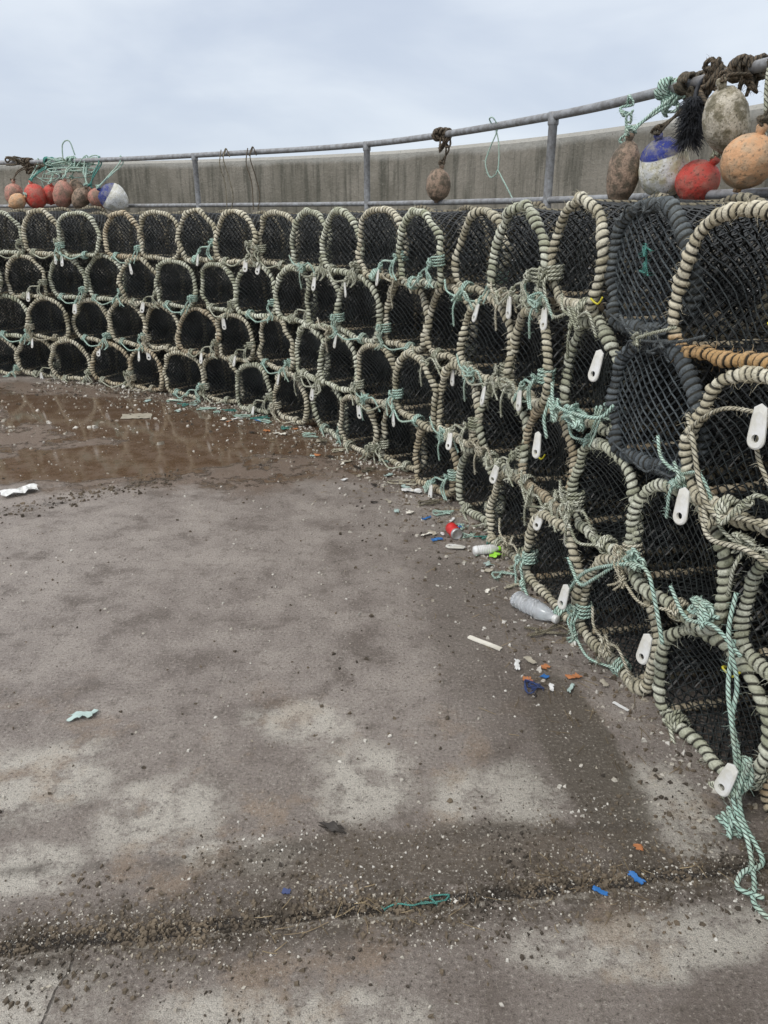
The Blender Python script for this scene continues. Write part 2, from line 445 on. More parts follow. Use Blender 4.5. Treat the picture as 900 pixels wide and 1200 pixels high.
rope_obj('hanging_rope','long pale mint rope hanging down the pots to the ground',[
    [F(1.74,.62,.05),F(1.71,.52,.08),F(1.66,.40,.07),F(1.64,.30,.08),F(1.60,.2,.07),F(1.58,.09,.08),(.95,1.47,.03),(.92,1.36,.012),(.89,1.29,.012),(.94,1.22,.012),(1.02,1.2,.012)],
    [F(1.70,.5,.06),F(1.67,.38,.08),F(1.61,.28,.09),F(1.57,.16,.08),F(1.54,.05,.07),(.97,1.42,.012),(.90,1.38,.02),(.87,1.34,.012),(.92,1.31,.012)],
    tangle(F(1.58,.16,.07),(.02,.03,.08),14,4),tangle(F(1.56,.03,.08),(.03,.04,.03),12,44)],R_MINT,.0066)
rope_obj('hanging_rope','cream rope hanging at the front of the lobster pots',[
    [F(1.74,1.20,.03),F(1.70,1.12,.07),F(1.72,1.06,.09),F(1.73,1.0,.08),F(1.68,.92,.06)],
    [F(1.74,1.10,.05),F(1.90,1.08,.07),F(2.0,.99,.07),F(1.99,.93,.05)]],R_CREAM,.006)
random.seed(55)
for i,(y,z) in enumerate(((3.1,1.22),(3.35,.82),(3.6,.45),(3.9,1.16),(4.2,.78),(4.5,1.18),(4.8,.42),(3.0,.42),(5.2,.8),(5.5,1.2),(2.75,1.2),(3.45,1.2),(4.0,.40),(5.6,.4),(2.3,.12),(2.05,.85),(2.62,.5),(3.2,.1),(3.75,.8),(1.75,.75))):
    c=F(y,z,.05); m=(R_MINT,R_GREY,R_CREAM)[i%3]
    rope_obj('lashing_rope','weathered rope tied between the frames of stacked pots',[tangle(c,(.03,.05,.04),12,300+i),
        [F(y+.14,z+.07,.04),F(y+.08,z+.02,.06),c,F(y-.1,z+.03,.06),F(y-.15,z-.05,.04)],
        [c,c+Vector((-.02,0,-.06)),c+Vector((-.01,.02,-.10 if z<.2 else -.15))]],m,.0054,'rope','rope lashings between pots',fr=140)
def free_tag(y,z,tilt=0,proud=.10,s=1.1):
    p=F(y,z,proud); o=add('plastic_tag',TAG,None,'white plastic toggle tag with a hole hanging from pot rope','plastic tag','white plastic tags on the pot ropes')
    o.location=p; o.rotation_euler=(math.radians(-6),math.radians(tilt),math.radians(-62)); o.scale=(s,s,s); return o
for y,z,t in ((2.47,1.13,8),(2.86,.74,-5),(1.95,.84,-4),(2.53,.235,5),(2.0,.335,3),(1.73,1.13,-6),(1.575,.20,10)):
    free_tag(y,z,t)
rope_obj('black_rope','dark frayed ropes draped over the top lobster pots',[
    [F(2.5,1.24,.03),F(2.4,1.2,.05),F(2.3,1.19,.06),F(2.15,1.21,.05),F(2.05,1.24,.04)],
    tangle(F(2.28,1.2,.04),(.015,.14,.02),14,77)],R_DARK,.0050,fr=160)
rope_obj('tangled_rope','pale grey rope end knotted on the dark netted pot',[
    tangle(F(2.34,1.19,.06),(.015,.05,.02),10,177),[F(2.34,1.19,.06),F(2.25,1.22,.07),F(2.15,1.25,.06)]],R_GREY,.005,fr=160)
rope_obj('teal_rope','short teal rope tied to the netting of a pot',[
    tangle(F(2.40,1.42,.03),(.01,.03,.05),12,31)],R_TEAL,.003)
YEL=simple_mat('yellow_plastic',(.75,.68,.03),(.6,.52,.03),20,.4)
for y,z in ((2.93,.62),(1.7,.4),(2.6,1.27),(1.78,1.3)):
    mb=MB(); c=F(y,z,.055); rope(mb,[c+Vector((0,.02,0)),c+Vector((-.02,0,.012)),c+Vector((0,-.02,-.005)),c+Vector((.01,-.035,.02))],.0035)
    add('cable_tie',mb.mesh('cable_tie',YEL),None,'yellow plastic cable tie fastened round a pot frame','cable tie','yellow cable ties on the pots')
random.seed(3)
sc_list=[(-1.75,6.3,R_TEAL),(-1.15,5.95,R_MINT),(.50,3.42,R_TEAL),(.44,3.5,R_MINT),(-.55,5.35,R_MINT),(.12,4.3,R_CREAM),(-.95,5.75,R_MINT),(-1.5,6.15,R_MINT),(-1.3,6.1,R_TEAL),(-.3,4.95,R_CREAM),(.25,3.95,R_DIRTY),(.3,3.8,R_MINT),(.55,3.05,R_MINT),(-.1,4.55,R_DIRTY),(-.75,5.55,R_TEAL),(.42,3.6,R_MINT),(.60,2.95,R_CREAM),(.0,4.75,R_MINT),(-.45,5.2,R_DIRTY),(.66,2.55,R_DIRTY),(.48,3.3,R_MINT),(-1.65,6.35,R_MINT),(-1.85,6.42,R_MINT),(-1.0,5.85,R_TEAL),(-1.4,6.05,R_MINT)]
for (x,y,m) in sc_list:
    mb=MB(); e=random.uniform(.04,.11); pts=[Vector((x+random.uniform(-e,e),y+random.uniform(-.05,.05),.006+.012*random.random())) for _ in range(9)]
    rope(mb,pts,.0040,fr=100); add('rope_scrap',mb.mesh('rope_scrap',m),None,'short scrap of discarded rope lying on the concrete','rope scrap','rope scraps on the ground')
mb=MB(); rope(mb,[Vector((.0,1.285,.005)),Vector((.03,1.30,.006)),Vector((.07,1.29,.012)),Vector((.10,1.305,.006)),Vector((.13,1.30,.006)),Vector((.11,1.318,.008)),Vector((.16,1.325,.006)),Vector((.15,1.31,.006)),Vector((.09,1.296,.01))],.0022,fr=100)
add('rope_scrap',mb.mesh('rope_scrap',R_TEAL),None,'thin teal twine lying in the slab joint','rope scrap','rope scraps on the ground')

# ------------------------------------------------------------ ground
def ground_mat():
    m,nt,b=new_mat('wet_concrete'); P=OBJ(nt); X,Y,Z=SEP(nt,P)
    n1=NOISE(nt,P,.8,8,.62); n2=NOISE(nt,P,3.5,9,.70); n3=NOISE(nt,P,16,8,.74); n4=NOISE(nt,P,95,6,.75); n6=NOISE(nt,P,9,9,.78)
    c=MIX(nt,RANGE(nt,n1,.35,.65),(.295,.248,.220),(.42,.364,.325))
    c=MIX(nt,RANGE(nt,n2,.44,.64,0,.75),c,(.50,.44,.39))
    c=MIX(nt,RANGE(nt,n2,.48,.36,0,.8),c,(.185,.150,.128))
    c=MIX(nt,RANGE(nt,n3,.51,.66,0,.7),c,(.17,.14,.115))
    def ell(cx,cy,rx,ry,soft=.25,rot=0,ns=.5,nscale=2.0):
        dx=M_(nt,'SUBTRACT',X,cx); dy=M_(nt,'SUBTRACT',Y,cy)
        cr,sr=math.cos(rot),math.sin(rot)
        ux=M_(nt,'DIVIDE',M_(nt,'ADD',M_(nt,'MULTIPLY',dx,cr),M_(nt,'MULTIPLY',dy,sr)),rx)
        uy=M_(nt,'DIVIDE',M_(nt,'SUBTRACT',M_(nt,'MULTIPLY',dy,cr),M_(nt,'MULTIPLY',dx,sr)),ry)
        d=M_(nt,'SQRT',M_(nt,'ADD',M_(nt,'MULTIPLY',ux,ux),M_(nt,'MULTIPLY',uy,uy)))
        d=M_(nt,'ADD',d,M_(nt,'MULTIPLY',M_(nt,'SUBTRACT',NOISE(nt,P,nscale,9,.70),.5),ns*2))
        return RANGE(nt,d,1+soft,1-soft)
    zone=RANGE(nt,Y,2.1,1.6)
    c=MIX(nt,M_(nt,'MULTIPLY',zone,.40),c,(.23,.19,.158))
    pm=None
    for a in ((-.06,1.72,.15,.17,.35,0,.9,4),(.33,1.66,.19,.12,.35,.1,.9,4),(-.62,1.60,.18,.14,.35,.3,.9,4),(-1.02,1.72,.22,.15,.35,.3,.9,4),(-.90,1.40,.15,.08,.3,0,.8,5),(-.95,1.06,.35,.10,.3,0,.8,5),(-.2,1.02,.30,.07,.3,0,.8,5),(.62,1.20,.30,.08,.3,.1,.9,5),(.80,1.62,.11,.19,.25,0,.6,5),(-.38,1.45,.16,.06,.3,0,.8,5),(-.28,2.0,.16,.10,.4,0,.9,4)):
        e=ell(*a); pm=e if pm is None else M_(nt,'MAXIMUM',pm,e)
    pm=M_(nt,'MULTIPLY',pm,RANGE(nt,n6,.60,.46,.15,1))
    c=MIX(nt,M_(nt,'MULTIPLY',pm,.88),c,(.76,.71,.62))
    nearm=RANGE(nt,Y,2.45,1.75)
    ochre=M_(nt,'MULTIPLY',RANGE(nt,NOISE(nt,MAPV(nt,P,(1,1,1),(7,2,0)),3.1,8,.7),.52,.62),nearm)
    c=MIX(nt,M_(nt,'MULTIPLY',ochre,.45),c,(.43,.30,.19))
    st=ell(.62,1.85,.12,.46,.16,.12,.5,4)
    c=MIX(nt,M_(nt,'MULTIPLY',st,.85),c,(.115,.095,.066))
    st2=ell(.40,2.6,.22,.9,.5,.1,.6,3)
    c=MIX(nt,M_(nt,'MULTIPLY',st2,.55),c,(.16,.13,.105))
    st3=ell(.10,1.46,.60,.09,.3,.10,.9,5)
    c=MIX(nt,M_(nt,'MULTIPLY',st3,.75),c,(.14,.11,.078))
    damp=ell(-2.1,5.75,2.8,1.45,.10,-.25,.40,1.6)
    c=MIX(nt,M_(nt,'MULTIPLY',damp,.78),c,(.22,.145,.098))
    wetA=ell(-1.7,5.75,2.0,.55,.05,-.42,.50,2.0)
    wetB=ell(-1.75,4.80,1.15,.40,.05,.30,.50,2.0)
    wet=M_(nt,'MAXIMUM',wetA,wetB)
    wet=M_(nt,'MAXIMUM',wet,M_(nt,'MULTIPLY',damp,RANGE(nt,n2,.50,.55)))
    c=MIX(nt,M_(nt,'MULTIPLY',wet,M_(nt,'ADD',.5,M_(nt,'MULTIPLY',RANGE(nt,n6,.4,.6),.45))),c,(.105,.055,.022))
    jl0=M_(nt,'SUBTRACT',Y,M_(nt,'ADD',1.295,M_(nt,'MULTIPLY',X,.124)))
    jl=M_(nt,'ADD',jl0,M_(nt,'MULTIPLY',M_(nt,'SUBTRACT',NOISE(nt,P,6,9,.75),.5),.085))
    ja=M_(nt,'ABSOLUTE',jl)
    wide=M_(nt,'MULTIPLY',RANGE(nt,ja,.15,.02),RANGE(nt,n3,.40,.52,.25,1))
    c=MIX(nt,M_(nt,'MULTIPLY',wide,.92),c,(.095,.074,.052))
    core=M_(nt,'MULTIPLY',RANGE(nt,ja,.018,.008),RANGE(nt,n2,.40,.46,.10,1))
    c=MIX(nt,M_(nt,'MULTIPLY',core,.93),c,(.014,.011,.009))
    lip=M_(nt,'MULTIPLY',RANGE(nt,M_(nt,'ABSOLUTE',M_(nt,'SUBTRACT',jl,-.028)),.009,.003),RANGE(nt,n3,.40,.55))
    c=MIX(nt,M_(nt,'MULTIPLY',lip,.5),c,(.55,.50,.42))
    j2=M_(nt,'ABSOLUTE',M_(nt,'ADD',M_(nt,'SUBTRACT',Y,M_(nt,'ADD',1.49,M_(nt,'MULTIPLY',X,.10))),M_(nt,'MULTIPLY',M_(nt,'SUBTRACT',NOISE(nt,P,5,5,.6),.5),.12)))
    j2=M_(nt,'MULTIPLY',RANGE(nt,j2,.035,.0),RANGE(nt,n2,.42,.58))
    c=MIX(nt,M_(nt,'MULTIPLY',j2,.7),c,(.09,.073,.056))
    sl=M_(nt,'ABSOLUTE',M_(nt,'ADD',M_(nt,'SUBTRACT',Y,M_(nt,'ADD',5.4,M_(nt,'MULTIPLY',X,.75))),M_(nt,'MULTIPLY',M_(nt,'SUBTRACT',NOISE(nt,P,3,6,.6),.5),.5)))
    sl=M_(nt,'MULTIPLY',M_(nt,'MULTIPLY',RANGE(nt,sl,.10,0),RANGE(nt,X,-.9,-1.5)),RANGE(nt,n3,.42,.56))
    c=MIX(nt,M_(nt,'MULTIPLY',sl,.7),c,(.06,.05,.04))
    cx=M_(nt,'ABSOLUTE',M_(nt,'ADD',M_(nt,'ADD',X,.70),M_(nt,'MULTIPLY',M_(nt,'SUBTRACT',NOISE(nt,P,9,6,.6),.5),.07)))
    ck=M_(nt,'MULTIPLY',RANGE(nt,cx,.005,.001),RANGE(nt,Y,1.22,1.18))
    c=MIX(nt,M_(nt,'MULTIPLY',ck,.8),c,(.05,.04,.03))
    dry=M_(nt,'SUBTRACT',1.0,M_(nt,'MULTIPLY',wet,.75))
    c=MIX(nt,M_(nt,'MULTIPLY',RANGE(nt,n4,.54,.64,0,.7),dry),c,(.66,.60,.52))
    c=MIX(nt,RANGE(nt,n4,.46,.36,0,.85),c,(.070,.056,.044))
    n5=NOISE(nt,P,330,4,.75)
    c=MIX(nt,RANGE(nt,n5,.42,.62,0,.55),c,(.12,.10,.082))
    put(nt,b.inputs['Base Color'],c)
    r=RANGE(nt,n2,.3,.7,.32,.56)
    n=nt.nodes.new('ShaderNodeMix'); put(nt,n.inputs[0],wet); put(nt,n.inputs[2],r); put(nt,n.inputs[3],.03)
    nt.links.new(n.outputs[0],b.inputs['Roughness'])
    h=M_(nt,'ADD',M_(nt,'MULTIPLY',n3,.8),M_(nt,'MULTIPLY',n4,.60)); h=M_(nt,'ADD',h,M_(nt,'MULTIPLY',n5,.2))
    h=M_(nt,'MULTIPLY',h,M_(nt,'SUBTRACT',1.0,M_(nt,'MULTIPLY',wet,.992)))
    h=M_(nt,'SUBTRACT',h,M_(nt,'MULTIPLY',core,1.8)); h=M_(nt,'SUBTRACT',h,M_(nt,'MULTIPLY',ck,.6))
    BUMP(nt,b,h,.9,.018)
    return m
mb=MB(); mb.v=[(-300,-300,0),(300,-300,0),(300,300,0),(-300,300,0)]; mb.f=[(0,1,2,3)]
add('ground',mb.mesh('ground',ground_mat(),False),None,'stained concrete quay with a wet patch and slab joint',None,None,'structure')

def crumbs(name,label,mat,spots,seed):
    random.seed(seed); mb=MB()
    for (x,y,s) in spots:
        k=len(mb.v); a=random.random()*6.28; n=random.choice((3,4,5)); h=s*random.uniform(.25,.7); st=random.uniform(.4,1); ca,sa=math.cos(a),math.sin(a)
        for lvl,(q,z) in enumerate(((1,.0),(.7,h))):
            for j in range(n):
                t=6.283*j/n; rr=s*q*random.uniform(.5,1.25); u,v=rr*math.cos(t),rr*math.sin(t)*st
                mb.v.append((x+u*ca-v*sa,y+u*sa+v*ca,z+.0005+random.uniform(0,h*.5)*(lvl)))
        for j in range(n): mb.f.append((k+j,k+(j+1)%n,k+n+(j+1)%n,k+n+j))
        mb.f.append(tuple(k+n+j for j in range(n)))
    add(name,mb.mesh(name,mat,False),None,label,None,None,'stuff')
random.seed(5); white=[];dark=[]
def jy(x): return 1.295+.124*x-.045*(mnoise.noise(Vector((x*3.5,0,0))))
def sz(lo,hi): return lo+(hi-lo)*random.random()**3.5
def clus(x,y,f=1.6): return mnoise.noise(Vector((x*f,y*f,2.2)))+.5*mnoise.noise(Vector((x*f*3,y*f*3,7)))
for _ in range(4200):
    x=random.uniform(-1.2,1.0); white.append((x,jy(x)+random.gauss(0,.065),sz(.0010,.0052)))
for _ in range(9000):
    x=random.uniform(-1.4,1.05); dark.append((x,jy(x)+random.gauss(0,.025 if random.random()<.5 else .085),sz(.001,.010)))
for _ in range(1800):
    x=random.uniform(-.5,.9); (white if random.random()<.3 else dark).append((x,1.49+.1*x+random.gauss(0,.06),sz(.001,.006)))
for _ in range(8500):
    s=random.uniform(2.3,total-1.0); p,t=fpos(s); n=Vector((-t.y,t.x,0)); d=abs(random.gauss(0,.16 if random.random()<.6 else .38))-.06
    q=p-n*d
    (white if random.random()<.45 else dark).append((q.x,q.y,sz(.0015,.0105)*(1+.12*q.y)))
for _ in range(11000):
    x=random.uniform(-4,.7); y=1.0+6*random.random()**1.5
    if clus(x,y)+random.uniform(-.45,.45)<.05: continue
    (white if random.random()<.45 else dark).append((x,y,sz(.0010,.0072)*(1+.1*y)))
for _ in range(200):
    x=random.uniform(-4,-1.6); y=5.6+.35*(x+3)+random.gauss(0,.5); white.append((x,y,sz(.004,.028)))
for _ in range(900):
    x=random.uniform(-3.2,-1.3); dark.append((x,5.4+.75*x+random.gauss(0,.1),sz(.003,.018)))
SHELL=simple_mat('shell',(.78,.75,.68),(.38,.33,.25),3,.6); CR=simple_mat('dirt_crumb',(.050,.040,.030),(.20,.155,.105),5,.9)
crumbs('shell_fragments','pale broken shell fragments scattered on the concrete',SHELL,white,1)
crumbs('grit','dark grit and dried seaweed crumbs in the slab joint',CR,dark,2)
mb=MB(); random.seed(9)
for _ in range(480):
    if random.random()<.85:
        s=random.uniform(5,total-1.2); p,t=fpos(s); n=Vector((-t.y,t.x,0)); q=p-n*(abs(random.gauss(0,.2))+.01); x,y=q.x,q.y
    else: x=random.uniform(-.3,.9); y=jy(x)+random.gauss(0,.05)
    a=random.random()*3.14; l=random.uniform(.008,.032); d=Vector((math.cos(a),math.sin(a),0))*l; p=Vector((x,y,.003))
    strut(mb,p-d,p+d*.2+Vector((0,0,.002)),.0011); strut(mb,p+d*.2+Vector((0,0,.002)),p+d+Vector((random.uniform(-.008,.008),.006,0)),.0011)
add('straw_debris',mb.mesh('straw',simple_mat('straw',(.44,.34,.20),(.14,.10,.06),4,.8),False),None,'dry straw and weed bits strewn by the pots',None,None,'stuff')

# ------------------------------------------------------------ sea wall, walkway, rail
def offset_line(pts,d):
    out=[]
    for i,p in enumerate(pts):
        t=(pts[min(i+1,len(pts)-1)]-pts[max(i-1,0)]).normalized(); out.append(p+Vector((-t.y,t.x,0))*d)
    return out
def strip(line,prof,mat,name):
    mb=MB(); n=len(prof); cols=[offset_line(line,o) for o,z in prof]
    for i in range(len(line)):
        for j,(o,z) in enumerate(prof): mb.v.append((cols[j][i].x,cols[j][i].y,z))
    for i in range(len(line)-1):
        for j in range(n):
            j2=(j+1)%n; mb.f.append((i*n+j,i*n+j2,(i+1)*n+j2,(i+1)*n+j))
    mb.f.append(tuple(range(n))); mb.f.append(tuple((len(line)-1)*n+j for j in reversed(range(n))))
    return mb.mesh(name,mat,False)
def wall_mat():
    m,nt,b=new_mat('weathered_concrete'); P=OBJ(nt); X,Y,Z=SEP(nt,P)
    n1=NOISE(nt,P,1.6,8,.65); st=NOISE(nt,MAPV(nt,P,(6,6,.45)),1.6,7,.7); n3=NOISE(nt,P,30,6,.7)
    c=MIX(nt,RANGE(nt,n1,.35,.65),(.19,.175,.14),(.29,.265,.22))
    c=MIX(nt,RANGE(nt,st,.45,.64,0,.8),c,(.08,.078,.06))
    c=MIX(nt,RANGE(nt,n3,.55,.75,0,.5),c,(.38,.36,.30))
    c=MIX(nt,M_(nt,'MULTIPLY',RANGE(nt,M_(nt,'ADD',Z,M_(nt,'MULTIPLY',n1,.12)),2.08,2.14),.7),c,(.46,.45,.41))
    c=MIX(nt,RANGE(nt,NOISE(nt,P,90,3),.6,.7,0,.5),c,(.06,.06,.05))
    put(nt,b.inputs['Base Color'],c); b.inputs['Roughness'].default_value=.9; BUMP(nt,b,M_(nt,'ADD',n3,n1),.6,.02); return m
WM=wall_mat()
WL=catmull([(-9,10.5,0),(-6.5,10.3,0),(-4.46,9.93,0),(-2.16,9.35,0),(-.17,8.25,0),(1.05,6.9,0),(1.89,5.29,0),(2.35,3.6,0),(2.6,2.0,0),(2.7,.3,0)],.15)
add('sea_wall',strip(WL,[(0,0),(0,2.09),(.03,2.12),(.42,2.13),(.45,2.10),(.45,0)],WM,'sea_wall'),None,'curved weathered concrete sea wall behind the railing','wall')
RL=[(-8,9.4,0),(-5,8.98,0),(-2.94,8.3,0),(-1.77,7.65,0),(-.135,6.45,0),(.94,4.62,0),(1.38,3.1,0),(1.6,2.2,0),(1.75,1.0,0),(1.8,.3,0)]
RC=catmull(RL,.05)
add('walkway',strip(catmull(RL,.15),[(-.04,0),(-.04,.93),(-.02,.95),(.75,.95),(.75,0)],WM,'walkway'),None,'raised concrete walkway behind the stacked pots',None,None,'structure')
GALV=simple_mat('galvanised',(.36,.37,.38),(.22,.215,.21),26,.5,.3,.25,.0)
rail=add('railing',None,None,'grey galvanised tube railing curving along the quay','railing')
for z,nm,r in ((2.05,'top_rail',.022),(1.62,'middle_rail',.018),(1.26,'lower_rail',.018)):
    mb=MB(); tube(mb,[Vector((p.x,p.y,z)) for p in RC],r,12); add(nm,mb.mesh(nm,GALV),rail)
for (x,y) in ((-5,8.98),(-3.4,8.5),(-1.77,7.65),(-.135,6.45),(.94,4.62),(1.47,2.8),(1.74,1.2)):
    mb=MB(); lathe(mb,[(.06,0),(.06,.012),(.025,.0125),(.025,1.05),(.029,1.055),(.031,1.06),(.031,1.115),(.028,1.12)],14)
    add('post',mb.mesh('post',GALV),rail,loc=(x,y,.95))

# ------------------------------------------------------------ floats
def float_mat(name,base,base2,dirt,split=None,scale=9,rough=.6,da=.7):
    m,nt,b=new_mat(name); P=OBJ(nt); Z=SEP(nt,P)[2]
    c=MIX(nt,RANGE(nt,NOISE(nt,P,scale*2,6,.6),.4,.65),base,base2)
    if split:
        z0,colb=split
        c=MIX(nt,RANGE(nt,M_(nt,'ADD',Z,M_(nt,'MULTIPLY',NOISE(nt,P,12,3),.01)),z0-.003+.005,z0+.003+.005),c,colb)
    c=MIX(nt,M_(nt,'MULTIPLY',RANGE(nt,NOISE(nt,P,scale,9,.75),.42,.60),da),c,dirt)
    c=MIX(nt,RANGE(nt,NOISE(nt,P,scale*9,5,.65),.54,.66,0,.75),c,(dirt[0]*.5,dirt[1]*.5,dirt[2]*.5))
    put(nt,b.inputs['Base Color'],c); b.inputs['Roughness'].default_value=rough; BUMP(nt,b,NOISE(nt,P,scale*6,6,.7),.9,.008); return m
F_OR=float_mat('float_orange',(.70,.39,.20),(.66,.47,.30),(.36,.25,.15),da=.45)
F_RED=float_mat('float_red',(.60,.07,.05),(.57,.18,.13),(.24,.11,.08),da=.45)
F_PINK=float_mat('float_faded',(.54,.25,.19),(.44,.27,.20),(.16,.12,.08))
F_BR=float_mat('float_brown',(.40,.28,.20),(.26,.19,.13),(.09,.075,.05),scale=18,da=.8)
F_CREAM=float_mat('float_cream',(.70,.64,.52),(.48,.42,.30),(.14,.125,.07),scale=16,da=.8)
F_WB=float_mat('float_white_blue',(.88,.88,.85),(.76,.72,.56),(.50,.46,.22),(.062,(.02,.035,.24)),da=.5)
F_WB2=float_mat('float_white_navy',(.86,.86,.84),(.76,.74,.66),(.42,.40,.28),(.055,(.02,.035,.22)),da=.4)
def railz(x,y):
    p=min(RC,key=lambda q:(q.x-x)**2+(q.y-y)**2); return Vector((p.x,p.y,2.05))
def buoy(label,pos,w,h,mat,tilt=(0,0),ropemat=R_BROWN,seed=0,knot=True):
    random.seed(seed+50)
    mb=MB(); prof=[]
    for i in range(31):
        t=math.pi*i/30; prof.append((max(w/2*math.sin(t)**.9,.014),-h/2*math.cos(t)))
    prof=[(.014,-h/2-.012)]+prof+[(.016,h/2+.004),(.020,h/2+.018),(.014,h/2+.03)]
    lathe(mb,prof,42)
    for i,v in enumerate(mb.v):
        q=Vector(v); nn=mnoise.noise(q*9+Vector((seed,0,0)))*.09+mnoise.noise(q*34)*.045+mnoise.noise(q*80)*.022; mb.v[i]=tuple(q*(1+nn))
    e=add('buoy',None,None,label,'buoy','fishing floats tied to the railing',loc=pos)
    body=add('float_body',mb.mesh('float_body',mat),e,rot=(math.radians(tilt[0]),math.radians(tilt[1]),0))
    topl=body.rotation_euler.to_matrix()@Vector((0,0,h/2+.02))
    rp=railz(pos[0],pos[1])-Vector(pos)
    mb=MB(); md=(topl+rp)/2+Vector((random.uniform(-.02,.02),-.03,0))
    rope(mb,[topl+Vector((0,0,-.01)),topl+Vector((.015,-.01,.02)),md,rp+Vector((0,-.03,-.03)),rp+Vector((0,0,.032)),rp+Vector((.01,.03,-.01)),rp+Vector((.012,-.01,-.05)),md+Vector((.02,0,0)),topl+Vector((-.01,.01,.015))],.0065,fr=100)
    rope(mb,tangle(topl+Vector((0,0,.015)),(.025,.025,.02),11,seed+77),.006,fr=120)
    if knot:
        for kk in range(4):
            coil(mb,rp+Vector((random.uniform(-.04,.04),0,0)),(random.uniform(.2,1),-1.2,random.uniform(-.4,.4)),.035,3,.0085,.018)
        rope(mb,tangle(rp+Vector((0,-.02,-.05)),(.04,.03,.06),18,seed+9),.007,fr=180)
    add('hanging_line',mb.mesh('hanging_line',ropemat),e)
    return e
buoy('faded orange round buoy hanging from the railing',(1.317,2.95,1.725),.185,.185,F_OR,(10,10),R_BROWN,1)
buoy('yellow-stained white buoy with blue cap hanging from railing',(1.20,3.50,1.73),.21,.245,F_WB,(14,-22),R_BROWN,2)
buoy('brown weathered oval float hanging from the railing',(1.06,3.60,1.715),.135,.26,F_BR,(4,3),R_MINT,3)
buoy('dirty cream oval float tied close to the railing',(1.30,3.16,1.875),.165,.24,F_CREAM,(15,-24),R_BROWN,4)
buoy('faded red buoy resting behind other floats',(1.30,3.36,1.67),.175,.165,F_RED,(20,30),R_GREY,5,False)
buoy('small brown mossy float hanging from the railing',(.385,5.68,1.735),.17,.21,F_BR,(5,8),R_BROWN,6)
buoy('faded red float hanging over the pots',(-3.86,8.40,1.73),.19,.22,F_PINK,(5,8),R_BROWN,7)
buoy('bright red float hanging over the pots',(-3.60,8.30,1.71),.21,.24,F_RED,(5,-8),R_TEAL,8)
buoy('small bright red float lying on the pots',(-3.47,8.38,1.73),.16,.2,F_RED,(25,18),R_MINT,18,False)
buoy('brownish pink float hanging over the pots',(-3.29,8.25,1.73),.19,.27,F_PINK,(5,18),R_MINT,9)
buoy('brown oval float among the bunch',(-3.10,8.22,1.69),.17,.25,F_BR,(15,38),R_MINT,10,False)
buoy('dark brown float between brighter floats',(-3.18,8.36,1.78),.16,.2,F_BR,(-15,-30),R_MINT,20,False)
buoy('dull orange float resting on pot tops',(-3.75,8.2,1.66),.15,.17,F_OR,(-15,60),R_MINT,21,False)
buoy('faded float at the edge of the bunch',(-2.93,8.20,1.69),.17,.19,F_PINK,(5,-28),R_TEAL,11,False)
buoy('white and blue buoy lying against the railing',(-2.70,8.02,1.69),.27,.27,F_WB2,(18,-55),R_MINT,12,False)
mb=MB(); random.seed(61); tc=Vector((1.235,3.34,1.88))
rope(mb,[Vector((1.3,3.42,2.06)),Vector((1.25,3.36,2.02)),tc+Vector((0,0,.08)),tc],.009)
for _ in range(1300):
    a=random.random()*6.283; z=random.uniform(-.06,.10); R=.012+.02*random.random()
    p=tc+Vector((math.cos(a)*R*.8,math.sin(a)*R*.8,z)); d=Vector((math.cos(a)*random.uniform(.5,1.6),math.sin(a)*1.2,random.uniform(-2.2,.1))).normalized(); hair(mb,p,d,random.uniform(.03,.06),.0018)
BT=simple_mat('black_fibre',(.012,.012,.014),(.04,.045,.055),20,.7)
add('black_netting_tuft',mb.mesh('black_netting_tuft',BT),None,'fluffy tuft of black frayed netting tied on the railing','netting')
rope_obj('tangled_rope','thick knot of brown rope wound on the railing',
    [tangle((1.30,3.34,2.05),(.05,.07,.05),26,63),tangle((1.28,3.32,1.99),(.03,.05,.05),12,163)],R_BROWN,.010,fr=120)
rope_obj('tangled_rope','grey ropes knotted above the railing beside floats',
    [tangle((1.42,3.02,2.0),(.04,.06,.07),26,64),[(1.39,3.08,2.06),(1.36,3.0,1.95),(1.37,2.98,1.85),(1.36,2.95,1.76)]],R_GREY,.008,fr=100)
rope_obj('tangled_rope','grey rope wound on the railing by the brown float',
    [tangle((1.10,3.80,2.0),(.03,.04,.05),14,264),tangle((1.08,3.72,1.9),(.02,.03,.07),10,265)],R_MINT,.006,fr=100)
rope_obj('tangled_rope','pale green ropes bunched on the railing above floats',
    [tangle((-3.25,8.42,2.04),(.28,.04,.05),20,65),tangle((-3.05,8.36,2.0),(.16,.04,.10),16,66),tangle((-3.3,8.36,1.9),(.3,.05,.08),12,166),[(-3.3,8.4,2.03),(-3.28,8.4,2.20),(-3.2,8.38,2.23),(-3.16,8.38,2.1)],[(-3.5,8.45,2.0),(-3.55,8.4,1.85),(-3.48,8.36,1.75)]],R_MINT,.0068,fr=40)
rope_obj('tangled_rope','brown rope turns wound round the railing',
    [tangle((-3.85,8.62,2.06),(.14,.04,.04),16,67),tangle((-3.6,8.5,1.98),(.14,.04,.06),12,68)],R_BROWN,.009)
rope_obj('rope_loop','thin pale cord loop hanging from the railing',
    [[(.68,5.2,2.06),(.65,5.14,2.09),(.67,5.1,2.09),(.70,5.12,2.03),(.66,5.15,1.92),(.64,5.15,1.84),(.67,5.12,1.76),(.71,5.08,1.80),(.71,5.1,1.95),(.69,5.16,2.05)],[(.71,5.08,1.80),(.76,5.0,1.7),(.80,4.95,1.62)]],R_MINT,.0042)
